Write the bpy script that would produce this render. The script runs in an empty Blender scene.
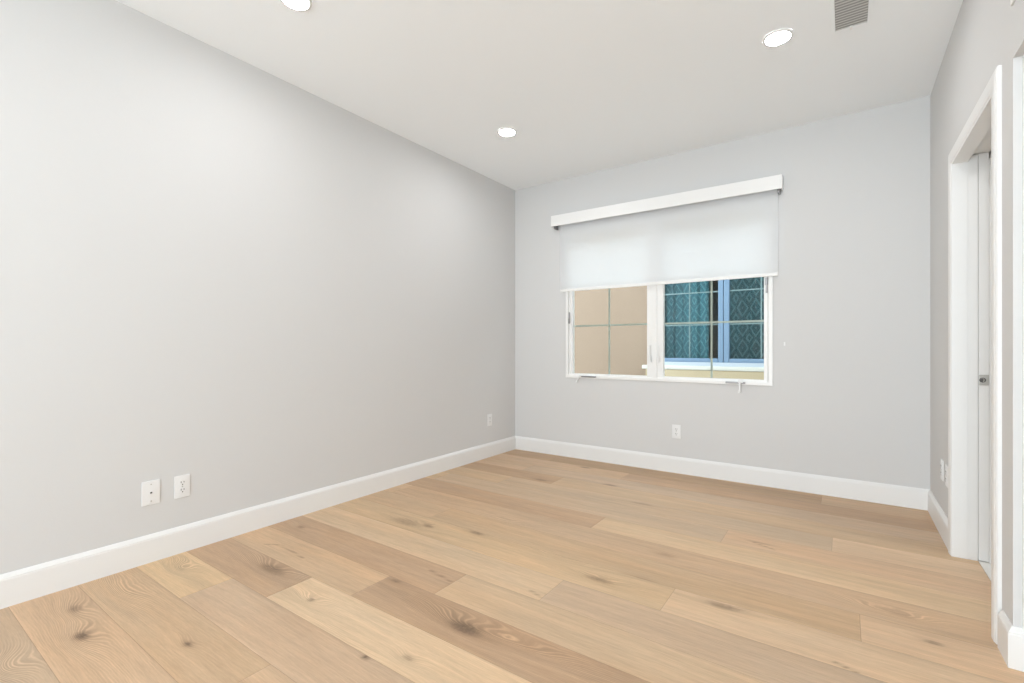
import bpy, bmesh, math, random
import numpy as np
from mathutils import Vector, Matrix
random.seed(4)
S = bpy.context.scene
COL = S.collection

# ------------------------------------------------------------------ room sizes (metres)
XL, XR, YB, YF, ZC = -2.863, 0.468, 4.160, -3.40, 2.742
# ------------------------------------------------------------------ camera
cd = bpy.data.cameras.new('camera')
cd.sensor_width = 36.0
cd.lens = 36.0 * 475.5 / 1024.0
cd.shift_y = 5.5 / 1024.0
cd.clip_start = 0.02
cam = bpy.data.objects.new('camera', cd); COL.objects.link(cam)
cam.location = (0, 0, 1.08)
cam.rotation_euler = (math.pi / 2, 0, math.radians(34.92))
S.camera = cam
# ------------------------------------------------------------------ world, exposure
w = bpy.data.worlds.new('overcast_sky'); S.world = w; w.use_nodes = True
bg = w.node_tree.nodes['Background']
bg.inputs[0].default_value = (0.80, 0.90, 1.0, 1); bg.inputs[1].default_value = 4.3
S.view_settings.view_transform = 'Standard'
S.view_settings.look = 'None'
S.view_settings.gamma = 1.0
S.view_settings.use_curve_mapping = False
S.view_settings.exposure = 0.03
S.cycles.use_denoising = True
S.cycles.max_bounces = 14
S.cycles.diffuse_bounces = 8
S.cycles.transparent_max_bounces = 16
S.cycles.sample_clamp_indirect = 6.0

def area(name, loc, rot, sx, sy, power, color=(1, 1, 1), shape='RECTANGLE'):
    l = bpy.data.lights.new(name, 'AREA'); l.shape = shape; l.size = sx
    if shape == 'RECTANGLE': l.size_y = sy
    l.energy = power; l.color = color
    o = bpy.data.objects.new(name, l); COL.objects.link(o)
    o.location = loc; o.rotation_euler = rot
    return o
# added fill lamp outside the invented rear opening, tilted up towards the ceiling
area('rear_fill', (-0.55, YF - 0.75, 0.85), (math.radians(128), 0, math.radians(-24)), 1.6, 2.0, 222, (0.80, 0.92, 1.0))
# ceiling lamp of the room beyond the doorway
area('far_room_lamp', (XR + 1.15, 3.0, 2.40), (0, 0, 0), 0.9, 0.9, 15, (1.0, 0.97, 0.93))

# ------------------------------------------------------------------ materials
def mat(name):
    m = bpy.data.materials.new(name); m.use_nodes = True
    return m, m.node_tree.nodes, m.node_tree.links, m.node_tree.nodes['Principled BSDF']
def plain(name, col, rough=0.5, metal=0.0, bump=0.0, scale=60.0, var=0.0, spec=0.5):
    m, N, L, B = mat(name)
    B.inputs['Base Color'].default_value = (*col, 1)
    B.inputs['Roughness'].default_value = rough
    B.inputs['Metallic'].default_value = metal
    B.inputs['Specular IOR Level'].default_value = spec
    tc = N.new('ShaderNodeTexCoord')
    nz = N.new('ShaderNodeTexNoise'); nz.inputs['Scale'].default_value = scale; nz.inputs['Detail'].default_value = 3
    L.new(tc.outputs['Object'], nz.inputs['Vector'])
    if var:
        mx = N.new('ShaderNodeMix'); mx.data_type = 'RGBA'
        mx.inputs[6].default_value = (*[c * (1 - var) for c in col], 1)
        mx.inputs[7].default_value = (*[min(1, c * (1 + var)) for c in col], 1)
        L.new(nz.outputs['Fac'], mx.inputs[0]); L.new(mx.outputs[2], B.inputs['Base Color'])
    if bump:
        bp = N.new('ShaderNodeBump'); bp.inputs['Strength'].default_value = bump; bp.inputs['Distance'].default_value = 0.002
        L.new(nz.outputs['Fac'], bp.inputs['Height']); L.new(bp.outputs['Normal'], B.inputs['Normal'])
    return m
M = {}
M['wall'] = plain('wall_paint', (0.645, 0.642, 0.636), 0.85, bump=0.12, scale=90, spec=0.2)
M['ceiling'] = plain('ceiling_paint', (0.88, 0.905, 0.92), 0.9, bump=0.1, scale=70, spec=0.2)
M['trim'] = plain('trim_paint', (0.79, 0.787, 0.775), 0.38, bump=0.02, scale=30)
M['plastic'] = plain('white_plastic', (0.80, 0.80, 0.795), 0.3)
M['vinyl'] = plain('white_vinyl', (0.84, 0.835, 0.82), 0.35)
M['grille'] = plain('grille_bars', (0.42, 0.45, 0.40), 0.5)
M['dark'] = plain('dark_slot', (0.10, 0.095, 0.09), 0.6)
M['metal'] = plain('brushed_metal', (0.55, 0.53, 0.49), 0.35, metal=1.0)
M['greymetal'] = plain('grey_metal', (0.30, 0.29, 0.29), 0.4, metal=0.6)
M['louver'] = plain('louver_enamel', (0.70, 0.69, 0.67), 0.5)
M['duct'] = plain('duct_lining', (0.42, 0.41, 0.40), 0.8)
M['stucco'] = plain('tan_stucco', (0.315, 0.23, 0.165), 0.95, bump=1.0, scale=45, var=0.16, spec=0.1)
M['olive'] = plain('olive_tan_render', (0.53, 0.425, 0.27), 0.9, bump=0.5, scale=40)
M['sill'] = plain('painted_sill', (0.66, 0.64, 0.56), 0.6)
M['blueframe'] = plain('pale_blue_frame', (0.17, 0.26, 0.37), 0.45)
M['subframe'] = plain('grey_subframe', (0.50, 0.55, 0.60), 0.5)
M['outgrille'] = plain('pale_teal_bars', (0.16, 0.235, 0.235), 0.5)
M['concrete'] = plain('concrete', (0.62, 0.61, 0.58), 0.9, bump=0.4, scale=20, var=0.1)
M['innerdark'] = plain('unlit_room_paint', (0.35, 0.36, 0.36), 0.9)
M['tile'] = plain('pale_floor_tile', (0.72, 0.71, 0.68), 0.3, var=0.04, scale=4)
M['closet'] = plain('closet_paint', (0.80, 0.79, 0.77), 0.5)

def emissive(name, col, s):
    m, N, L, B = mat(name)
    B.inputs['Base Color'].default_value = (0.9, 0.9, 0.9, 1)
    B.inputs['Emission Color'].default_value = (*col, 1); B.inputs['Emission Strength'].default_value = s
    return m
M['lamp'] = emissive('led_diffuser', (0.985, 0.99, 1.0), 168)

def glass_mat(name, tint, gloss=0.06):
    m = bpy.data.materials.new(name); m.use_nodes = True; N = m.node_tree.nodes; L = m.node_tree.links; N.clear()
    out = N.new('ShaderNodeOutputMaterial'); t = N.new('ShaderNodeBsdfTransparent'); g = N.new('ShaderNodeBsdfGlossy')
    t.inputs[0].default_value = (*tint, 1); g.inputs['Roughness'].default_value = 0.02
    fr = N.new('ShaderNodeFresnel'); fr.inputs[0].default_value = 1.45
    mx = N.new('ShaderNodeMixShader')
    ge = N.new('ShaderNodeNewGeometry'); iv = N.new('ShaderNodeMath'); iv.operation = 'SUBTRACT'; iv.inputs[0].default_value = 1.0
    ml = N.new('ShaderNodeMath'); ml.operation = 'MULTIPLY'
    L.new(ge.outputs['Backfacing'], iv.inputs[1]); L.new(iv.outputs[0], ml.inputs[0]); L.new(fr.outputs[0], ml.inputs[1])
    L.new(ml.outputs[0], mx.inputs[0]); L.new(t.outputs[0], mx.inputs[1]); L.new(g.outputs[0], mx.inputs[2])
    L.new(mx.outputs[0], out.inputs[0])
    return m
M['glass'] = glass_mat('clear_glass', (0.95, 0.97, 0.96))
M['tealglass'] = glass_mat('tinted_glass', (0.72, 0.88, 0.89))

def blind_mat():
    m = bpy.data.materials.new('translucent_blind_fabric'); m.use_nodes = True; N = m.node_tree.nodes; L = m.node_tree.links; N.clear()
    out = N.new('ShaderNodeOutputMaterial'); d = N.new('ShaderNodeBsdfDiffuse'); t = N.new('ShaderNodeBsdfTranslucent')
    d.inputs[0].default_value = (0.86, 0.86, 0.86, 1); t.inputs[0].default_value = (0.93, 0.95, 0.97, 1)
    mx = N.new('ShaderNodeMixShader'); mx.inputs[0].default_value = 0.52
    tc = N.new('ShaderNodeTexCoord'); wv = N.new('ShaderNodeTexWave'); wv.bands_direction = 'Z'; wv.inputs['Scale'].default_value = 240
    L.new(tc.outputs['Object'], wv.inputs['Vector'])
    bp = N.new('ShaderNodeBump'); bp.inputs['Strength'].default_value = 0.08; bp.inputs['Distance'].default_value = 0.0005
    L.new(wv.outputs['Fac'], bp.inputs['Height']); L.new(bp.outputs[0], d.inputs['Normal'])
    L.new(d.outputs[0], mx.inputs[1]); L.new(t.outputs[0], mx.inputs[2]); L.new(mx.outputs[0], out.inputs[0])
    return m
M['blind'] = blind_mat()

def curtain_mat(name, base, line, sc):
    """woven cloth with a lattice of nested diamonds"""
    m, N, L, B = mat(name)
    B.inputs['Roughness'].default_value = 0.9
    tc = N.new('ShaderNodeTexCoord'); sep = N.new('ShaderNodeSeparateXYZ'); L.new(tc.outputs['Object'], sep.inputs[0])
    def mt(op, a, b=None, c=None):
        n = N.new('ShaderNodeMath'); n.operation = op
        for i, v in enumerate((a, b, c)):
            if v is None: continue
            if isinstance(v, (int, float)): n.inputs[i].default_value = v
            else: L.new(v, n.inputs[i])
        return n.outputs[0]
    nz = N.new('ShaderNodeTexNoise'); nz.inputs['Scale'].default_value = 9; L.new(tc.outputs['Object'], nz.inputs['Vector'])
    wob = mt('MULTIPLY', mt('SUBTRACT', nz.outputs['Fac'], 0.5), 0.12)
    u = mt('ADD', mt('DIVIDE', sep.outputs[0], sc), wob)
    v = mt('ADD', mt('DIVIDE', sep.outputs[2], sc * 1.65), wob)
    a = mt('PINGPONG', u, 0.5); b = mt('PINGPONG', v, 0.5)
    s = mt('ADD', a, b)                                   # 0..1, diamonds
    r = mt('PINGPONG', mt('MULTIPLY', s, 2.5), 0.5)       # nested rings
    ln = mt('LESS_THAN', r, 0.16)
    n2 = N.new('ShaderNodeTexNoise'); n2.inputs['Scale'].default_value = 140; L.new(tc.outputs['Object'], n2.inputs['Vector'])
    ln = mt('MULTIPLY', ln, mt('ADD', mt('MULTIPLY', n2.outputs['Fac'], 0.9), 0.35))
    mx = N.new('ShaderNodeMix'); mx.data_type = 'RGBA'
    mx.inputs[6].default_value = (*base, 1); mx.inputs[7].default_value = (*line, 1)
    L.new(ln, mx.inputs[0]); L.new(mx.outputs[2], B.inputs['Base Color'])
    return m
M['teal'] = curtain_mat('teal_diamond_cloth', (0.195, 0.265, 0.30), (0.35, 0.43, 0.46), 0.155)
M['slate'] = curtain_mat('slate_diamond_cloth', (0.082, 0.103, 0.113), (0.22, 0.25, 0.26), 0.155)

def wood_mat():
    m, N, L, B = mat('oak_planks')
    def at(n):
        a = N.new('ShaderNodeAttribute'); a.attribute_name = n; return a
    def mt(op, a, b=None, c=None, clamp=False):
        n = N.new('ShaderNodeMath'); n.operation = op; n.use_clamp = clamp
        for i, v in enumerate((a, b, c)):
            if v is None: continue
            if isinstance(v, (int, float)): n.inputs[i].default_value = v
            else: L.new(v, n.inputs[i])
        return n.outputs[0]
    tone, warp, knot, seed, cath = at('tone').outputs['Color'], at('warp').outputs['Fac'], at('knot').outputs['Fac'], at('seed').outputs['Fac'], at('cath').outputs['Fac']
    tc = N.new('ShaderNodeTexCoord'); sep = N.new('ShaderNodeSeparateXYZ'); L.new(tc.outputs['Object'], sep.inputs[0])
    g = mt('ADD', sep.outputs[1], warp)
    def noise(sx, sg, detail=4, rough=0.6, off=0.0):
        cb = N.new('ShaderNodeCombineXYZ')
        L.new(mt('MULTIPLY', sep.outputs[0], sx), cb.inputs[0]); L.new(mt('MULTIPLY', g, sg), cb.inputs[1])
        L.new(mt('ADD', mt('MULTIPLY', seed, 37.0), off), cb.inputs[2])
        n = N.new('ShaderNodeTexNoise'); n.inputs['Scale'].default_value = 1; n.inputs['Detail'].default_value = detail
        n.inputs['Roughness'].default_value = rough
        L.new(cb.outputs[0], n.inputs['Vector']); return n.outputs['Fac']
    broad = noise(0.9, 9, 2, 0.5); med = noise(2.2, 38, 4, 0.6, 5); fine = noise(10, 170, 6, 0.8, 9)
    cmask = noise(1.6, 7, 2, 0.5, 13)
    wob = noise(4, 10, 2, 0.5, 21); jag = noise(28, 60, 2, 0.6, 31)
    ph = mt('ADD', mt('MULTIPLY', g, 130.0), mt('ADD', mt('MULTIPLY', wob, 3.6), mt('MULTIPLY', jag, 0.55)))
    ring = mt('ADD', mt('MULTIPLY', mt('SINE', mt('MULTIPLY', ph, 6.2832)), 0.5), 0.5)
    ring = mt('POWER', ring, 2.6)
    cm = mt('ADD', mt('MULTIPLY', mt('SUBTRACT', cmask, 0.56, clamp=True), 2.2), cath, clamp=True)
    k = mt('ADD', 1.0, mt('MULTIPLY', mt('SUBTRACT', broad, 0.5), 0.34))
    k = mt('MULTIPLY', k, mt('ADD', 1.0, mt('MULTIPLY', mt('SUBTRACT', med, 0.5), 0.46)))
    k = mt('MULTIPLY', k, mt('ADD', 1.0, mt('MULTIPLY', mt('SUBTRACT', fine, 0.5), 0.7)))
    k = mt('MULTIPLY', k, mt('ADD', 1.0, mt('MULTIPLY', cm, mt('MULTIPLY_ADD', ring, 0.46, -0.17))))
    mul = N.new('ShaderNodeVectorMath'); mul.operation = 'SCALE'; L.new(tone, mul.inputs[0]); L.new(k, mul.inputs['Scale'])
    # slight hue drift between pinkish and greyish timber along the boards
    hue = N.new('ShaderNodeMix'); hue.data_type = 'RGBA'; hue.blend_type = 'MULTIPLY'
    drift = noise(1.3, 6, 2, 0.5, 44)
    cr = N.new('ShaderNodeMix'); cr.data_type = 'RGBA'
    cr.inputs[6].default_value = (1.025, 0.995, 0.965, 1); cr.inputs[7].default_value = (0.975, 1.0, 1.03, 1)
    L.new(mt('MULTIPLY_ADD', drift, 2.4, -0.7, clamp=True), cr.inputs[0])
    hue.inputs[0].default_value = 1.0; L.new(mul.outputs[0], hue.inputs[6]); L.new(cr.outputs[2], hue.inputs[7])
    kx = N.new('ShaderNodeMix'); kx.data_type = 'RGBA'; kx.inputs[7].default_value = (0.135, 0.085, 0.052, 1)
    nk = N.new('ShaderNodeTexNoise'); nk.inputs['Scale'].default_value = 55; nk.inputs['Detail'].default_value = 4; L.new(tc.outputs['Object'], nk.inputs['Vector'])
    kn = mt('MULTIPLY', knot, mt('ADD', 0.45, mt('MULTIPLY', nk.outputs['Fac'], 0.9)), clamp=True)
    L.new(kn, kx.inputs[0]); L.new(hue.outputs[2], kx.inputs[6])
    L.new(kx.outputs[2], B.inputs['Base Color'])
    B.inputs['Specular IOR Level'].default_value = 0.35
    L.new(mt('ADD', 0.42, mt('MULTIPLY', med, 0.16)), B.inputs['Roughness'])
    bp = N.new('ShaderNodeBump'); bp.inputs['Strength'].default_value = 0.18; bp.inputs['Distance'].default_value = 0.0008
    L.new(fine, bp.inputs['Height']); L.new(bp.outputs[0], B.inputs['Normal'])
    return m
M['wood'] = wood_mat()

# ------------------------------------------------------------------ mesh helpers
class MB:
    def __init__(s): s.bm = bmesh.new()
    def box(s, x0, x1, y0, y1, z0, z1, bev=0.0, seg=2):
        t = bmesh.new()
        bmesh.ops.create_cube(t, size=1)
        for v in t.verts:
            v.co = ((x0 + x1) / 2 + v.co.x * (x1 - x0), (y0 + y1) / 2 + v.co.y * (y1 - y0), (z0 + z1) / 2 + v.co.z * (z1 - z0))
        if bev: bmesh.ops.bevel(t, geom=t.edges[:], offset=bev, segments=seg, affect='EDGES', profile=0.6)
        s._merge(t); return s
    def cyl(s, c, r, h, axis='z', seg=32, r2=None, bev=0.0):
        t = bmesh.new()
        bmesh.ops.create_cone(t, cap_ends=True, segments=seg, radius1=r, radius2=r if r2 is None else r2, depth=h)
        if bev: bmesh.ops.bevel(t, geom=[e for e in t.edges if len(e.link_faces) == 2 and e.calc_face_angle(0) > 0.6], offset=bev, segments=2, affect='EDGES')
        R = {'z': Matrix(), 'x': Matrix.Rotation(math.pi / 2, 4, 'Y'), 'y': Matrix.Rotation(math.pi / 2, 4, 'X')}[axis]
        bmesh.ops.transform(t, matrix=Matrix.Translation(c) @ R, verts=t.verts)
        s._merge(t); return s
    def lathe(s, prof, c, seg=48):
        t = bmesh.new(); rings = []
        for r, z in prof:
            rings.append([t.verts.new((c[0] + r * math.cos(2 * math.pi * i / seg), c[1] + r * math.sin(2 * math.pi * i / seg), c[2] + z)) for i in range(seg)])
        for a, b in zip(rings, rings[1:]):
            for i in range(seg): t.faces.new((a[i], a[(i + 1) % seg], b[(i + 1) % seg], b[i]))
        s._merge(t); return s
    def sweep(s, prof, path, closed=False, miter=True):
        """prof: (offset from wall, up) list; path: list of (point, outward normal 2D) laid on the floor plane, mitred"""
        t = bmesh.new(); rings = []
        for (px, py), (nx, ny) in path:
            rings.append([t.verts.new((px + nx * a, py + ny * a, z)) for a, z in prof])
        n = len(prof)
        for a, b in zip(rings, rings[1:]):
            for i in range(n): t.faces.new((a[i], a[(i + 1) % n], b[(i + 1) % n], b[i]))
        t.faces.new(rings[0]); t.faces.new(list(reversed(rings[-1])))
        bmesh.ops.recalc_face_normals(t, faces=t.faces)
        s._merge(t); return s
    def tube(s, pts, r, seg=10):
        pts = [Vector(p) for p in pts]; t = bmesh.new(); rings = []
        for i, p in enumerate(pts):
            d = (pts[min(i + 1, len(pts) - 1)] - pts[max(i - 1, 0)]).normalized()
            u = d.orthogonal().normalized(); v = d.cross(u)
            if i and rings:
                pass
            rr = r[i] if isinstance(r, (list, tuple)) else r
            rings.append([t.verts.new(p + (u * math.cos(2 * math.pi * k / seg) + v * math.sin(2 * math.pi * k / seg)) * rr) for k in range(seg)])
        for a, b in zip(rings, rings[1:]):
            for k in range(seg): t.faces.new((a[k], a[(k + 1) % seg], b[(k + 1) % seg], b[k]))
        t.faces.new(rings[0]); t.faces.new(list(reversed(rings[-1])))
        bmesh.ops.recalc_face_normals(t, faces=t.faces)
        s._merge(t); return s
    def _merge(s, t):
        me = bpy.data.meshes.new('tmp'); t.to_mesh(me); t.free(); s.bm.from_mesh(me); bpy.data.meshes.remove(me)
    def build(s, name, m, parent=None, smooth=False, origin=None):
        me = bpy.data.meshes.new(name)
        if origin is not None: bmesh.ops.translate(s.bm, vec=-Vector(origin), verts=s.bm.verts)
        s.bm.to_mesh(me); s.bm.free(); me.materials.append(m)
        o = bpy.data.objects.new(name, me); COL.objects.link(o)
        if origin is not None: o.location = origin
        if parent is not None: o.parent = parent
        if smooth:
            for p in me.polygons: p.use_smooth = True
            try: me.set_sharp_from_angle(angle=math.radians(35))
            except Exception: pass
        return o
def tag(o, label=None, cat=None, group=None, kind=None):
    if label: o['label'] = label
    if cat: o['category'] = cat
    if group: o['group'] = group
    if kind: o['kind'] = kind
    return o
def empty(name, loc=(0, 0, 0), rz=0.0):
    o = bpy.data.objects.new(name, None); COL.objects.link(o); o.location = loc; o.rotation_euler = (0, 0, rz); o.empty_display_size = 0.1
    return o
def struct(o, label, cat): return tag(o, label, cat, kind='structure')
def copy_tree(o, parent=None):
    c = o.copy(); COL.objects.link(c)
    if parent: c.parent = parent
    for ch in [x for x in list(COL.objects) if x.parent == o]: copy_tree(ch, c)
    return c

# ------------------------------------------------------------------ floor of oak planks
Y0, PW = 0.857, 0.2176
KNOTS = [(-2.335,0.537,0.028,0.016,1.0,0.06,0.14,0.05),(-2.599,0.576,0.03,0.014,0.6,0.05,0.12,0.05),(-1.956,0.743,0.014,0.008,1,0.02,0.06,0.03),(-2.282,1.228,0.07,0.022,0.7,0.07,0.2,0.06),(-1.865,1.173,0.012,0.007,0.8,0.045,0.1,0.035),(-1.194,1.395,0.055,0.024,0.95,0.07,0.22,0.06),(-0.963,1.430,0.01,0.01,0,0.06,0.25,0.05),(-1.695,1.493,0.02,0.008,0.7,0.02,0.1,0.03),(-1.365,1.067,0.009,0.007,1.1,0.01,0.05,0.02),(-1.241,1.147,0.018,0.008,0.6,0.02,0.06,0.03),(-0.933,2.042,0.05,0.014,0.65,0.05,0.2,0.045),(-0.762,2.479,0.04,0.012,0.4,0.03,0.15,0.04),(-0.417,2.127,0.045,0.016,0.65,0.03,0.15,0.04),(0.269,2.304,0.022,0.009,0.7,0.02,0.1,0.03),(0.125,2.468,0.01,0.01,0,0.05,0.2,0.05),(0.194,2.464,0.03,0.008,0.3,0.03,0.15,0.04),(-1.903,3.869,0.04,0.016,0.6,0.03,0.15,0.04),(-2.017,3.301,0.045,0.016,0.6,0.03,0.15,0.04),(-1.501,3.490,0.04,0.014,0.7,0.03,0.15,0.04),(-2.058,2.062,0.03,0.012,0.8,0.03,0.12,0.04),(-1.747,2.148,0.035,0.014,0.7,0.03,0.15,0.04),(-2.216,2.032,0.09,0.03,0.5,0.04,0.2,0.05),(-2.671,1.615,0.02,0.01,0.6,0.02,0.1,0.03),(-2.656,0.979,0.03,0.012,0.25,0.075,0.1,0.05),(-1.139,3.194,0.06,0.008,0.6,0.01,0.1,0.03),(-0.379,2.931,0.05,0.008,0.45,0.02,0.1,0.03),(-0.773,2.166,0.05,0.006,0.5,0.01,0.1,0.03),(-1.197,2.146,0.02,0.01,0,0.06,0.25,0.05),(-2.338,2.461,0.02,0.02,0,0.04,0.3,0.05),(-1.761,2.391,0.02,0.02,0,0.05,0.3,0.05),(-2.322,0.348,0.02,0.02,0,0.06,0.1,0.06),(-2.638,0.736,0.02,0.02,0,0.05,0.2,0.06)]
CRACKS = [(-2.603,1.362,-2.522,1.402),(-2.522,1.402,-2.396,1.397),(-2.396,1.397,-2.270,1.383),(-1.144,1.779,-1.071,1.753),(-0.025,1.971,0.049,1.938),(-0.429,2.929,-0.301,2.875),(-1.644,1.661,-1.477,1.634),(-0.446,2.135,-0.314,2.144)]
def srgb(c): return tuple(((v / 255 + 0.055) / 1.055) ** 2.4 for v in c)
JOINTS = {-4: [-0.9], -3: [-1.3], -2: [-0.7], -1: [-1.6], 0: [-2.34, -0.2], 1: [-2.045, 0.16], 2: [-1.755], 3: [-1.47], 4: [-1.065], 5: [-0.618], 6: [-2.15, 0.052], 7: [-2.75], 8: [-1.24], 9: [-2.75, -0.56], 10: [-2.26, -0.053], 11: [-1.9], 12: [-2.32], 13: [-1.5], 14: [-2.3, -0.13]}
LEN = 2.21
LIGHT, MID, TAN, BROWN, GREY, YEL = (207, 178, 146), (197, 167, 135), (204, 174, 140), (181, 150, 119), (192, 166, 139), (205, 173, 135)
TONES = {-4: [GREY], -3: [GREY], -2: [MID], -1: [MID], 0: [YEL, GREY, MID], 1: [BROWN, LIGHT, LIGHT], 2: [TAN, BROWN], 3: [BROWN, MID], 4: [LIGHT, GREY],
         5: [TAN, LIGHT], 6: [MID, MID, LIGHT], 7: [MID, MID], 8: [BROWN, LIGHT], 9: [TAN, GREY, MID], 10: [MID, GREY, LIGHT], 11: [BROWN, MID], 12: [MID, GREY], 13: [MID, BROWN], 14: [BROWN, BROWN, MID], 15: [MID, MID]}
def build_floor():
    rng = random.Random(11)
    V = []; F = []; A = {k: [] for k in ('tone', 'warp', 'knot', 'seed', 'cath')}; nv = 0
    XE = XR + 0.088                                         # oak runs on into the doorway, to under the sliding door
    kmin = math.floor((YF - Y0) / PW); kmax = math.ceil((YB - Y0) / PW)
    for k in range(kmin, kmax):
        ya, yb = max(YF, Y0 + k * PW), min(YB, Y0 + (k + 1) * PW)
        js = JOINTS.get(k)
        if js is None:
            q = XL + 0.3 + ((k * 0.73) % 1.0) * 1.8; js = [q, q + LEN]
        j = js[-1]
        xs = [XL] + [v for v in js if v < XE - 0.05] + [XE]
        near = yb > 0.1
        for i, (xa, xb) in enumerate(zip(xs, xs[1:])):
            if k in TONES:
                t = TONES[k][min(i, len(TONES[k]) - 1)]
            else: t = rng.choice([LIGHT, MID, TAN, GREY])
            jt = rng.uniform(-5, 5); t = srgb([c + jt + rng.uniform(-1, 1) for c in t]); t = tuple(v * 0.85 + a * 0.15 for v, a in zip(t, srgb((197, 168, 137))))
            sd = rng.random() * 9
            e = 0.0014
            ny = max(2, int((yb - ya) / (0.011 if near else 0.05))); nx = max(2, int((xb - xa) / (0.014 if near else 0.08)))
            yy = np.concatenate([[ya], np.linspace(ya + e, yb - e, ny + 1), [yb]]); xx = np.concatenate([[xa], np.linspace(xa + e, xb - e, nx + 1), [xb]])
            X, Y = np.meshgrid(xx, yy)
            Z = np.zeros_like(X); edge = np.zeros_like(X, bool); edge[0, :] = edge[-1, :] = True; edge[:, 0] = edge[:, -1] = True
            Z[edge] = -0.0004
            W = 0.012 * np.sin(X * 2.3 + sd * 5) * np.sin(Y * 9 + sd * 3); K = np.zeros_like(X); C = np.zeros_like(X)
            yc, xc = (ya + yb) / 2, 0
            for kx, ky, sx, sy, dk, am, wx, wy in KNOTS:
                if not (ya <= ky < yb and xa <= kx < xb): continue
                G = np.exp(-((X - kx) / wx) ** 2 - ((Y - ky) / wy) ** 2)
                W += am * G
                C = np.maximum(C, min(1, am * 14) * np.exp(-((X - kx) / (wx * 1.5)) ** 2 - ((Y - ky) / (wy * 1.4)) ** 2))
                if dk:
                    K = np.maximum(K, dk * np.exp(-(((X - kx) / (sx * 1.5)) ** 2 + ((Y - ky) / (sy * 1.45)) ** 2) ** 1.5))
                    K = np.maximum(K, 0.35 * dk * np.exp(-((X - kx) / (sx * 2.4)) ** 2 - ((Y - ky) / (sy * 2.2)) ** 2))
            for x0, y0, x1, y1 in CRACKS:
                if not (ya <= (y0 + y1) / 2 < yb and xa <= (x0 + x1) / 2 < xb): continue
                dx, dy = x1 - x0, y1 - y0; tt = np.clip(((X - x0) * dx + (Y - y0) * dy) / (dx * dx + dy * dy), 0, 1)
                D = np.hypot(X - x0 - tt * dx, Y - y0 - tt * dy); K = np.maximum(K, 0.6 * np.exp(-(D / 0.0045) ** 2))
            K[edge] = np.maximum(K[edge], 0.62)
            n, m_ = X.shape; idx = np.arange(n * m_).reshape(n, m_) + nv
            V.append(np.stack([X, Y, Z], -1).reshape(-1, 3)); nv += n * m_
            F.append(np.stack([idx[:-1, :-1], idx[:-1, 1:], idx[1:, 1:], idx[1:, :-1]], -1).reshape(-1, 4))
            for nm, a in (('warp', W), ('knot', K), ('cath', C)): A[nm].append(a.ravel())
            A['seed'].append(np.full(n * m_, sd)); A['tone'].append(np.tile((*t, 1.0), (n * m_, 1)))
    # slab underneath so the floor has thickness
    V = np.concatenate(V); F = np.concatenate(F)
    me = bpy.data.meshes.new('floor')
    me.vertices.add(len(V)); me.vertices.foreach_set('co', V.ravel().astype(np.float32))
    me.loops.add(len(F) * 4); me.loops.foreach_set('vertex_index', F.ravel().astype(np.int32))
    me.polygons.add(len(F)); me.polygons.foreach_set('loop_start', np.arange(0, len(F) * 4, 4, dtype=np.int32))
    me.update(calc_edges=True)
    for nm in ('warp', 'knot', 'cath', 'seed'):
        a = me.attributes.new(nm, 'FLOAT', 'POINT'); a.data.foreach_set('value', np.concatenate(A[nm]).astype(np.float32))
    a = me.attributes.new('tone', 'FLOAT_COLOR', 'POINT'); a.data.foreach_set('color', np.concatenate(A['tone']).ravel().astype(np.float32))
    me.materials.append(M['wood'])
    o = bpy.data.objects.new('floor', me); COL.objects.link(o)
    struct(o, 'pale oak plank floor with knots covering the room', 'floor')
build_floor()
struct(MB().box(XL - 0.2, XR + 0.088, YF - 0.2, YB + 0.2, -0.20, -0.004).build('floor', M['concrete']), 'slab carrying the oak planks', 'floor')

# ------------------------------------------------------------------ walls and ceiling
T = 0.16
def wallbox(name, boxes, label, m=None):
    b = MB()
    for q in boxes: b.box(*q)
    return struct(b.build(name, m or M['wall']), label, 'wall')
DY0, DY1, DZ = 2.50, 3.31, 2.022          # pocket door opening
CY1, CZ = 2.285, 2.055                    # closet opening starts here and runs towards the camera
CY0 = 0.35
WX0, WX1, WZ0, WZ1 = -2.243, -0.462, 0.792, 2.20   # window hole
XT = XR + 0.195                           # far face of the thick right wall
wallbox('wall_left', [(XL - T, XL, YF - T, YB + T, -0.2, ZC + 0.2)], 'long pale grey wall on the left')
wallbox('wall_back', [(XL, WX0, YB, YB + T, -0.2, ZC), (WX1, XT, YB, YB + T, -0.2, ZC), (WX0, WX1, YB, YB + T, -0.2, WZ0), (WX0, WX1, YB, YB + T, WZ1, ZC)],
        'pale grey wall around the window')
wallbox('wall_right', [(XR, XR + 0.045, DY1 + 0.02, YB, 0, ZC), (XR + 0.14, XT, DY1 + 0.02, YB, 0, ZC),     # two skins with the door pocket between
                       (XR, XT, DY0 - 0.02, DY1 + 0.02, DZ + 0.045, ZC), (XR, XT, CY1, DY0 - 0.02, 0, ZC),
                       (XR, XT, CY0, CY1, CZ, ZC), (XR, XT, YF, CY0, 0, ZC)], 'pale grey wall on the right with a doorway and closet opening')
RX0, RX1, RZ1 = -1.40, 0.28, 2.40  # unseen opening, invented and placed to admit the fill lamp
wallbox('wall_front', [(XL, RX0, YF - T, YF, -0.2, ZC), (RX1, XT, YF - T, YF, -0.2, ZC), (RX0, RX1, YF - T, YF, RZ1, ZC)], 'wall behind the camera with an unglazed opening added to let fill light in')
# ceiling with holes is not needed: fittings are surface trims
struct(MB().box(XL, XT, YF, YB, ZC, ZC + 0.2).build('ceiling', M['ceiling']), 'flat off-white ceiling', 'ceiling')

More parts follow.
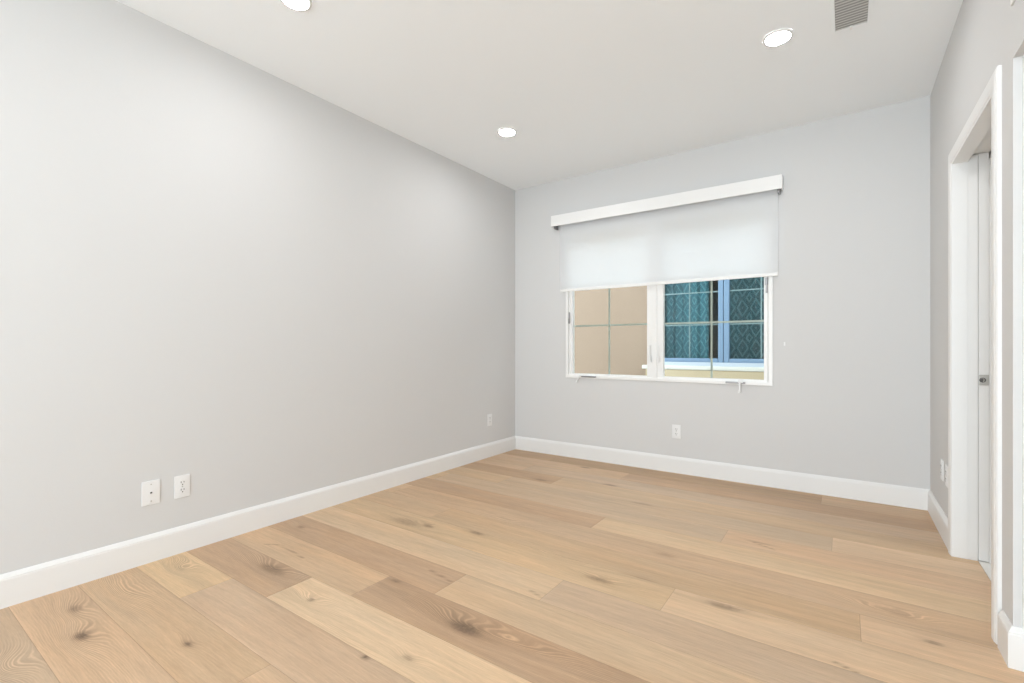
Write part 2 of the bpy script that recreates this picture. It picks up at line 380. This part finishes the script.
# ------------------------------------------------------------------ baseboards
BP = [(0, 0), (0.015, 0), (0.015, 0.113), (0.0135, 0.117), (0.0135, 0.121), (0.0105, 0.125), (0.006, 0.134), (0.003, 0.138), (0, 0.138)]
def base(name, path, label):
    return struct(MB().sweep(BP, path).build(name, M['trim']), label, 'baseboard')
base('baseboard_left', [((XL, YF), (1, 0)), ((XL, YB), (1, -1))], 'white baseboard along the left wall')
base('baseboard_back', [((XL, YB), (1, -1)), ((XR, YB), (-1, -1))], 'white baseboard under the window wall')
base('baseboard_right', [((XR, YB), (-1, -1)), ((XR, DY1 + 0.078), (-1, 0))], 'short white baseboard between the corner and doorway')
base('baseboard_right', [((XR, DY0 - 0.098), (-1, 0)), ((XR, CY1), (-1, -1)), ((XR + 0.034, CY1), (0, -1))], 'white baseboard wrapping the corner by the closet')

# ------------------------------------------------------------------ pocket doorway: casing, jambs, door
CP = [(0, 0), (0.013, 0), (0.013, 0.010), (0.016, 0.014), (0.018, 0.030), (0.018, 0.060), (0.015, 0.066), (0.015, 0.072), (0.011, 0.078), (0, 0.078)]  # (proud, across)
def casing(name, y_in0, y_in1, ztop, label):
    """three-sided moulded casing on the right wall, mitred corners; profile runs from the inner edge outwards"""
    b = MB(); t = bmesh.new(); rings = []
    for y, z, sy, sz in ((y_in0, 0, -1, 0), (y_in0, ztop, -1, 1), (y_in1, ztop, 1, 1), (y_in1, 0, 1, 0)):
        rings.append([t.verts.new((XR - p, y + sy * a, z + sz * a)) for p, a in CP])
    n = len(CP)
    for a, c in zip(rings, rings[1:]):
        for i in range(n): t.faces.new((a[i], a[(i + 1) % n], c[(i + 1) % n], c[i]))
    t.faces.new(rings[0]); t.faces.new(list(reversed(rings[-1])))
    bmesh.ops.recalc_face_normals(t, faces=t.faces); b._merge(t)
    return struct(b.build(name, M['trim']), label, 'trim')
casing('trim_1', DY0, DY1, DZ, 'white moulded casing around the pocket doorway')
XD0, XD1 = XR + 0.088, XR + 0.127
b = MB()
b.box(XR - 0.001, XR + 0.049, DY1, DY1 + 0.02, 0, DZ, 0.001)                 # far front jamb
b.box(XR + 0.0492, XR + 0.0862, DY1 + 0.002, DY1 + 0.02, 0, DZ + 0.03, 0.001)  # pocket lining strip
b.box(XR + 0.1275, XT, DY1, DY1 + 0.02, 0, DZ, 0.001)                         # far rear jamb
b.box(XR - 0.001, XT, DY0 - 0.02, DY0, 0, DZ, 0.001)                         # near jamb, full depth
b.box(XR - 0.001, XR + 0.049, DY0, DY1 + 0.02, DZ, DZ + 0.02, 0.001)         # head, front
b.box(XR + 0.131, XT, DY0, DY1 + 0.02, DZ, DZ + 0.02, 0.001)                 # head, rear
b.box(XR + 0.049, XR + 0.131, DY0, DY1 + 0.02, DZ + 0.035, DZ + 0.045)       # track board in the head slot
struct(b.build('trim_2', M['trim']), 'white jambs lining the pocket doorway', 'trim')
d = MB().box(XD0, XD1, DY1 + 0.004, YB - 0.03, 0.004, DZ + 0.033, 0.0015).build('door_1', M['trim'])
struct(d, 'white pocket door slid back into the wall', 'door')
# edge pull: square plate on the leading edge of the slab
yl = DY1 + 0.004
lp = MB().box(XD0 + 0.001, XD1 - 0.001, yl - 0.003, yl - 0.0002, 0.888, 0.940, 0.0015).build('door_latch', M['metal'], d); lp['label'] = 'square metal edge pull'
hk = MB()
hk.cyl((XD0 + 0.015, yl - 0.0035, 0.914), 0.0125, 0.002, 'y', 24)
hk.build('latch_recess', M['dark'], lp)
hb = MB(); hb.tube([(XD0 + 0.011, yl - 0.006, 0.924), (XD0 + 0.018, yl - 0.007, 0.922), (XD0 + 0.020, yl - 0.007, 0.914), (XD0 + 0.017, yl - 0.006, 0.905)], 0.0025)
hb.build('finger_hook', M['metal'], lp, smooth=True)

# space beyond the doorway
struct(MB().box(XR + 0.089, XR + 2.2, 1.4, YB + 0.9, -0.20, 0.001).build('floor', M['tile']), 'pale tiled floor beyond the doorway', 'floor')
b = MB(); b.box(XR + 2.2, XR + 2.3, 1.4, YB + 0.9, 0, ZC); b.box(XT, XR + 2.3, 1.3, 1.4, 0, ZC); b.box(XT, XR + 2.3, YB + 0.9, YB + 1.0, 0, ZC); b.box(XT, XR + 2.3, 1.3, YB + 1.0, 2.44, 2.54)
struct(b.build('wall_beyond', M['wall']), 'pale walls of the room beyond the doorway', 'wall')

# closet opening: painted liner and sliding panels just inside
b = MB()
b.box(XR + 0.022, XR + 0.15, CY1 - 0.012, CY1 - 0.0, 0, CZ - 0.001, 0.001)
b.box(XR + 0.022, XR + 0.034, CY0 + 0.02, CY1 - 0.012, CZ - 0.058, CZ - 0.001, 0.001)
b.box(XR + 0.034, XR + 0.15, CY0 + 0.02, CY1 - 0.012, CZ - 0.012, CZ - 0.001, 0.001)
struct(b.build('trim_3', M['trim']), 'white liner and fascia of the closet opening', 'trim')
def slider(y0, y1, x, label):
    o = MB().box(x, x + 0.028, y0, y1, 0.012, CZ - 0.025, 0.002).build('door_2', M['closet'])
    struct(o, label, 'door')
    MB().box(x - 0.004, x, y0, y0 + 0.03, 0.012, CZ - 0.025, 0.001).build('stile', M['trim'], o)
    MB().box(x - 0.004, x, y1 - 0.03, y1, 0.012, CZ - 0.025, 0.001).build('stile', M['trim'], o)
slider(1.28, CY1 - 0.013, XR + 0.045, 'far white sliding closet door')
slider(CY0 + 0.005, 1.34, XR + 0.082, 'near white sliding closet door')
# trimmed opening high above the closet
b = MB(); b.box(XR - 0.006, XR + 0.0, 2.262, 2.288, 2.233, ZC - 0.12, 0.002); b.box(XR - 0.006, XR, 1.2, 2.262, 2.233, 2.259, 0.002)
struct(b.build('trim_4', M['trim']), 'white trim edge high on the wall above the closet', 'trim')

# ------------------------------------------------------------------ window in the back wall
win = empty('window_1', ((WX0 + WX1) / 2, YB, WZ0)); struct(win, 'white two-sash casement window below the blind', 'window')
def wpart(mb, name, m, parent=win, smooth=False):
    o = mb.build(name, m, None, smooth)
    o.parent = parent
    if parent is win: o.matrix_parent_inverse = Matrix.Translation(-win.location)
    return o
FX0, FX1, FZ0, FZ1 = -2.252, -0.450, 0.780, 2.212
def ring(mb, x0, x1, z0, z1, wl, wr, wb, wt, y0, y1, bev=0.002):
    mb.box(x0, x0 + wl, y0, y1, z0, z1, bev); mb.box(x1 - wr, x1, y0, y1, z0, z1, bev)
    mb.box(x0 + wl - 0.001, x1 - wr + 0.001, y0, y1, z0, z0 + wb, bev); mb.box(x0 + wl - 0.001, x1 - wr + 0.001, y0, y1, z1 - wt, z1, bev)
XM = (-1.44 - 1.296) / 2
fb = MB(); ring(fb, FX0, FX1, FZ0, FZ1, 0.026, 0.026, 0.026, 0.026, YB - 0.010, YB - 0.0005)
ring(fb, WX0 + 0.001, WX1 - 0.001, WZ0 + 0.001, WZ1 - 0.001, 0.018, 0.018, 0.018, 0.018, YB - 0.004, YB + 0.10)
fb.box(XM - 0.020, XM + 0.020, YB - 0.008, YB + 0.10, WZ0 + 0.01, WZ1 - 0.01, 0.002)
wf = wpart(fb, 'window_frame', M['vinyl'])
def sash(gx0, gx1, ix0, ix1):
    """casement sash: glass from gx0..gx1, sash stiles out to ix0..ix1"""
    s = MB(); gz0, gz1 = 0.822, 2.165
    ring(s, ix0, ix1, WZ0 + 0.012, WZ1 - 0.012, gx0 - ix0, ix1 - gx1, gz0 - WZ0 - 0.012, WZ1 - 0.012 - gz1, YB + 0.004, YB + 0.050, 0.003)
    so = wpart(s, 'sash', M['vinyl'])
    g = MB(); g.box(gx0 - 0.004, gx1 + 0.004, YB + 0.030, YB + 0.034, gz0 - 0.004, gz1 + 0.004)
    wpart(g, 'pane', M['glass'], so)
    gr = MB(); xm = (gx0 + gx1) / 2
    for z in (gz0 + (gz1 - gz0) * 0.345, gz0 + (gz1 - gz0) * 0.675): gr.box(gx0, gx1, YB + 0.036, YB + 0.042, z - 0.008, z + 0.008, 0.001)
    gr.box(xm - 0.008, xm + 0.008, YB + 0.0365, YB + 0.0415, gz0, gz1, 0.001)
    wpart(gr, 'grille_bars', M['grille'], so)
    # cam handle on the meeting stile, keeper dark on the outer stile
    hx = ix1 - 0.026 if gx1 < XM else ix0 + 0.026
    h = MB(); h.box(hx - 0.010, hx + 0.010, YB - 0.006, YB + 0.004, 0.945, 1.000, 0.002)
    h.tube([(hx, YB - 0.010, 0.955), (hx, YB - 0.020, 0.985), (hx, YB - 0.026, 1.03), (hx, YB - 0.024, 1.095)], [0.008, 0.008, 0.006, 0.005])
    o = wpart(h, 'sash_lock', M['plastic'], so, True)
    return so
sL = sash(-2.185, -1.440, WX0 + 0.022, XM - 0.012)
sR = sash(-1.296, -0.512, XM + 0.012, WX1 - 0.022)
k = MB(); k.box(-2.222, -2.208, YB - 0.006, YB + 0.004, 1.31, 1.42, 0.002); k.box(-2.224, -2.206, YB - 0.010, YB + 0.0, 1.31, 1.36, 0.002)
o = wpart(k, 'hinge_clip', M['greymetal'], sL); o['label'] = 'small dark hinge clip'
k = MB(); k.box(-0.499, -0.487, YB - 0.006, YB + 0.004, 1.50, 1.60, 0.002); k.box(-0.502, -0.484, YB - 0.010, YB + 0.0, 1.56, 1.62, 0.002)
o = wpart(k, 'hinge_clip', M['greymetal'], sR); o['label'] = 'small dark hinge clip'
# crank operators on the bottom rail
c1 = MB(); c1.box(-2.075, -1.925, YB - 0.026, YB - 0.008, 0.789, 0.803, 0.003)
o = wpart(c1, 'crank_bar', M['greymetal']); o['label'] = 'grey crank arm folded along the sill'
c2 = MB(); c2.cyl((-2.085, YB - 0.026, 0.800), 0.011, 0.024, 'y', 20, bev=0.002)
c2.tube([(-2.085, YB - 0.036, 0.802), (-2.095, YB - 0.042, 0.782), (-2.105, YB - 0.048, 0.758)], [0.007, 0.006, 0.005])
c2.cyl((-2.110, YB - 0.050, 0.748), 0.009, 0.018, 'z', 16, bev=0.002)
wpart(c2, 'crank_handle', M['plastic'], smooth=True)
c3 = MB(); c3.box(-0.785, -0.640, YB - 0.028, YB - 0.008, 0.788, 0.802, 0.003)
o = wpart(c3, 'crank_bar', M['greymetal']); o['label'] = 'grey crank arm folded along the sill'
c4 = MB(); c4.cyl((-0.672, YB - 0.034, 0.805), 0.012, 0.022, 'y', 20, bev=0.002); c4.box(-0.690, -0.655, YB - 0.044, YB - 0.030, 0.795, 0.822, 0.004)
c4.tube([(-0.675, YB - 0.045, 0.802), (-0.676, YB - 0.050, 0.77), (-0.677, YB - 0.052, 0.738)], [0.008, 0.007, 0.006])
c4.cyl((-0.677, YB - 0.052, 0.728), 0.010, 0.022, 'z', 16, bev=0.002)
wpart(c4, 'crank_handle', M['plastic'], smooth=True)

# ------------------------------------------------------------------ roller blind
bl = empty('roller_blind', (-1.376, YB, 2.267)); tag(bl, 'white translucent roller blind half lowered over the window', 'blind')
def bpart(mb, name, m, smooth=False, parent=bl):
    o = mb.build(name, m, None, smooth); o.parent = parent; o.matrix_parent_inverse = Matrix.Translation(-bl.location); return o
BY = YB - 0.036
v = MB(); v.box(-2.372, -0.380, YB - 0.092, YB - 0.084, 2.267, 2.372, 0.0015); v.box(-2.372, -0.380, YB - 0.084, YB - 0.001, 2.364, 2.372, 0.001)
v.box(-2.372, -2.366, YB - 0.084, YB - 0.001, 2.267, 2.364, 0.001); v.box(-0.386, -0.380, YB - 0.084, YB - 0.001, 2.267, 2.364, 0.001)
bpart(v, 'valance', M['vinyl'])
r = MB(); r.cyl((-1.352, YB - 0.045, 2.325), 0.026, 1.90, 'x', 32); bpart(r, 'roller_tube', M['plastic'], True)
for x in (-2.345, -0.405):
    q = MB(); q.box(x - 0.008, x + 0.008, YB - 0.070, YB - 0.002, 2.245, 2.355, 0.003); bo = bpart(q, 'bracket', M['greymetal']); bo['label'] = 'dark mounting bracket'
f = MB(); t = bmesh.new(); vs = [[t.verts.new((-2.297 + 1.887 * i / 40, BY + 0.0012 * math.sin(i * 0.9) * (1 - j / 12), 1.640 + 0.685 * j / 12)) for i in range(41)] for j in range(13)]
for j in range(12):
    for i in range(40): t.faces.new((vs[j][i], vs[j][i + 1], vs[j + 1][i + 1], vs[j + 1][i]))
f._merge(t); bpart(f, 'fabric', M['blind'], True)
f = MB(); f.box(-2.297, -0.410, BY - 0.007, BY + 0.007, 1.622, 1.648, 0.004); bpart(f, 'bottom_rail', M['vinyl'])
wc = MB(); wc.box(-0.376, -0.366, YB - 0.006, YB - 0.0003, 1.090, 1.118, 0.002); wc.cyl((-0.371, YB - 0.011, 1.095), 0.005, 0.006, 'y', 12)
tag(wc.build('wall_clip', M['plastic'], smooth=True), 'tiny white clip on the wall right of the window', 'clip')

# ------------------------------------------------------------------ recessed ceiling lights
def downlight(x, y, label):
    t = empty('recessed_light', (x, y, ZC)); tag(t, label, 'ceiling light', 'recessed ceiling lights')
    MB().lathe([(0.073, -0.0002), (0.073, -0.005), (0.066, -0.009), (0.060, -0.009), (0.058, -0.003), (0.058, -0.0002)], (0, 0, 0)).build('trim_ring', M['plastic'], t, True)
    MB().cyl((0, 0, -0.0028), 0.0585, 0.0045, 'z', 48).build('diffuser', M['lamp'], t)
    return t
dl = downlight(-2.134, 2.990, 'round recessed ceiling light nearest the far left corner')
for x, y, l in ((-0.291, 2.908, 'round recessed ceiling light left of the air vent'), (-2.150, 1.272, 'round recessed ceiling light cut by the top edge of the photo')):
    c = copy_tree(dl); c.location = (x, y, ZC); c['label'] = l
for x, y, l in ((-0.291, 1.272, 'round recessed ceiling light above and right of the camera'), (-2.15, -0.6, 'unseen recessed ceiling light added behind the camera near the left wall'), (-0.291, -0.6, 'unseen recessed ceiling light added behind the camera near the closet')):  # pair behind the camera is unseen, added to even out the light
    c = copy_tree(dl); c.location = (x, y, ZC); c['label'] = l

# ------------------------------------------------------------------ ceiling vent
vt = empty('ceiling_vent', (0.030, 2.878, ZC)); tag(vt, 'white ceiling air vent with grey louvers near the right wall', 'vent')
def ln(mb, name, m, parent, rot=None):
    o = mb.build(name, m, parent); return o
VX, VY = 0.067, 0.145
r = MB(); 
for q in ((-VX - 0.02, -VX, -VY - 0.02, VY + 0.02), (VX, VX + 0.02, -VY - 0.02, VY + 0.02), (-VX, VX, -VY - 0.02, -VY), (-VX, VX, VY, VY + 0.02)):
    r.box(q[0], q[1], q[2], q[3], -0.006, -0.0003, 0.0012)
r.build('vent_frame', M['ceiling'], vt)
MB().box(-VX, VX, -VY, VY, -0.0016, -0.0004).build('duct_backing', M['duct'], vt)
for i in range(13):
    y = -VY + 0.010 + i * (2 * VY - 0.020) / 12
    s = MB(); s.box(-VX + 0.001, VX - 0.001, -0.0092, 0.0092, -0.0006, 0.0006)
    o = s.build('louver', M['louver'], vt); o.location = (0, y, -0.0062); o.rotation_euler = (math.radians(14), 0, 0)
MB().box(-0.006, 0.006, VY - 0.016, VY + 0.012, -0.015, -0.006, 0.002).build('damper_lever', M['vinyl'], vt)

# ------------------------------------------------------------------ outlets (built facing -Y, on the XZ plane)
def screw(mb, x, z): mb.cyl((x, -0.0062, z), 0.0032, 0.0016, 'y', 14)
def duplex(label, loc, rz, group):
    t = empty('wall_outlet', loc, rz); tag(t, label, 'outlet')
    if group: t['group'] = group
    MB().box(-0.036, 0.036, -0.0055, -0.0003, -0.058, 0.058, 0.0022, 3).build('cover_plate', M['plastic'], t, True)
    for z in (0.0195, -0.0195):
        b = MB(); b.cyl((0, -0.0060, z), 0.0165, 0.003, 'y', 28, bev=0.0006); o = b.build('receptacle', M['plastic'], t, True)
        s = MB(); s.box(-0.0080, -0.0052, -0.0082, -0.0070, z - 0.001, z + 0.0085); s.box(0.0052, 0.0080, -0.0082, -0.0070, z + 0.000, z + 0.0080)
        s.cyl((0, -0.0076, z - 0.0085), 0.0030, 0.0012, 'y', 14); s.build('socket_slots', M['dark'], o)
    b = MB(); screw(b, 0, 0); b.build('screw', M['metal'], t)
    return t
def coax(label, loc, rz):
    t = empty('wall_jack', loc, rz); tag(t, label, 'wall jack')
    MB().box(-0.0385, 0.0385, -0.0055, -0.0003, -0.060, 0.060, 0.0022, 3).build('cover_plate', M['plastic'], t, True)
    b = MB(); b.box(-0.009, 0.009, -0.0068, -0.005, -0.008, 0.008, 0.001); o = b.build('jack', M['plastic'], t)
    MB().box(-0.0045, 0.0045, -0.0076, -0.0066, -0.004, 0.004).build('jack_opening', M['dark'], o)
    for z in (0.042, -0.042):
        b = MB(); screw(b, 0, z); b.build('screw', M['metal'], t)
    return t
L90, R90 = math.radians(90), math.radians(-90)
coax('white jack plate with one square port low on the left wall', (XL, 0.922, 0.347), L90)
duplex('white duplex outlet just right of the jack plate on the left wall', (XL, 1.060, 0.346), L90, 'duplex wall outlets')
duplex('white duplex outlet on the left wall close to the far corner', (XL, 3.713, 0.362), L90, 'duplex wall outlets')
duplex('white duplex outlet below the window on the back wall', (-1.180, YB, 0.353), 0, 'duplex wall outlets')
duplex('white duplex outlet on the right wall nearer the back corner', (XR, 3.675, 0.370), R90, 'duplex wall outlets')
duplex('white outlet partly hidden by the doorway casing', (XR, 3.515, 0.370), R90, 'duplex wall outlets')

# ------------------------------------------------------------------ outside: neighbouring house across the side yard
struct(MB().box(-9, 6, YB + T, 12, -0.35, -0.25).build('floor_outside', M['concrete']), 'concrete side yard between the houses', 'floor')
NY = 6.40
nx0, nx1, nz0, nz1 = -2.08, -0.39, 0.882, 2.28
hs = empty('neighbouring_house', (-1.5, NY, -0.25)); tag(hs, 'tan stucco house next door seen through the window', 'house')
def hpart(mb, name, m, parent=hs):
    o = mb.build(name, m); o.parent = parent
    if parent is hs: o.matrix_parent_inverse = Matrix.Translation(-hs.location)
    return o
b = MB(); b.box(-7, nx0, NY, NY + 0.2, -0.25, 3.1); b.box(nx1, 5, NY, NY + 0.2, -0.25, 3.1); b.box(nx0, nx1, NY, NY + 0.2, -0.25, nz0 - 0.05); b.box(nx0, nx1, NY, NY + 0.2, nz1, 3.1)
hpart(b, 'stucco_wall', M['stucco'])
b = MB(); b.box(-7, 5, NY - 0.30, NY + 0.2, 3.1, 3.22, 0.01); hpart(b, 'eave', M['sill'])
b = MB(); b.box(-2.27, -0.20, NY - 0.05, NY + 0.02, 0.784, 0.836, 0.012); hpart(b, 'window_sill', M['sill'])
b = MB(); b.box(-2.22, -0.25, NY - 0.042, NY + 0.02, 0.655, 0.783, 0.008); hpart(b, 'sill_moulding', M['olive'])
b = MB(); b.box(nx0, nx1, NY - 0.02, NY + 0.1, 0.832, 0.884, 0.004); hpart(b, 'subframe', M['subframe'])
def sash2(x0, x1, gx0, gx1):
    s = MB(); ring(s, x0, x1, nz0, nz1, gx0 - x0, x1 - gx1, 0.053, 0.06, NY - 0.01, NY + 0.06, 0.012)
    so = hpart(s, 'sash_frame', M['blueframe'])
    g = MB(); g.box(gx0, gx1, NY + 0.035, NY + 0.04, nz0 + 0.05, nz1 - 0.06); hpart(g, 'pane', M['tealglass'], so)
    r = MB()
    for z in (1.366, 1.783): r.box(gx0, gx1, NY + 0.024, NY + 0.033, z - 0.008, z + 0.008, 0.001)
    xm = (gx0 + gx1) / 2
    r.box(xm - 0.008, xm + 0.008, NY + 0.025, NY + 0.0325, nz0 + 0.05, nz1 - 0.05, 0.001)
    hpart(r, 'grille_bars', M['outgrille'], so)
sash2(nx0, -1.238, -2.01, -1.30)
sash2(-1.234, nx1, -1.17, -0.465)
b = MB(); b.box(-2.6, 0.1, NY + 2.0, NY + 2.1, -0.25, 3.0); b.box(-2.7, -2.6, NY + 0.2, NY + 2.1, -0.25, 3.0); b.box(0.1, 0.2, NY + 0.2, NY + 2.1, -0.25, 3.0)
b.box(-2.7, 0.2, NY + 0.2, NY + 2.1, -0.3, -0.2); b.box(-2.7, 0.2, NY + 0.2, NY + 2.1, 3.0, 3.08)
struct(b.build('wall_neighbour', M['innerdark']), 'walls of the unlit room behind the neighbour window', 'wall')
def curtain(x0, x1, y, amp, waves, m, label):
    t = bmesh.new(); n = 90; lo, hi = [], []
    for side in (0, 0.004):
        for i in range(n + 1):
            u = i / n; x = x0 + (x1 - x0) * u
            yy = y + amp * math.sin(u * waves * 2 * math.pi) + 0.3 * amp * math.sin(u * waves * 4.3 * math.pi + 1) + side
            lo.append(t.verts.new((x, yy, 0.30))); hi.append(t.verts.new((x, yy, 2.45)))
    for s in (0, n + 1):
        for i in range(n): t.faces.new((lo[s + i], lo[s + i + 1], hi[s + i + 1], hi[s + i]))
    for a in (0, n): t.faces.new((lo[a], lo[n + 1 + a], hi[n + 1 + a], hi[a]))
    for i in range(n):
        t.faces.new((lo[i], lo[i + 1], lo[n + 2 + i], lo[n + 1 + i])); t.faces.new((hi[i], hi[i + 1], hi[n + 2 + i], hi[n + 1 + i]))
    bmesh.ops.recalc_face_normals(t, faces=t.faces)
    b = MB(); b._merge(t); o = b.build('curtain', m, None, True, origin=(x0, y, 0.30)); tag(o, label, 'curtain')
    b = MB()
curtain(-2.35, -1.47, NY + 0.26, 0.016, 7, M['teal'], 'teal diamond-patterned curtain in the left half of the neighbour window')
curtain(-1.215, -0.30, NY + 0.25, 0.006, 5, M['slate'], 'dark slate diamond-patterned curtain in the right half of the neighbour window')
rd = MB(); rd.tube([(-2.59, NY + 0.255, 2.46), (0.09, NY + 0.255, 2.46)], 0.012)
tag(rd.build('curtain_rod', M['greymetal'], smooth=True), 'metal rod carrying the curtains in the neighbour window', 'curtain rod')
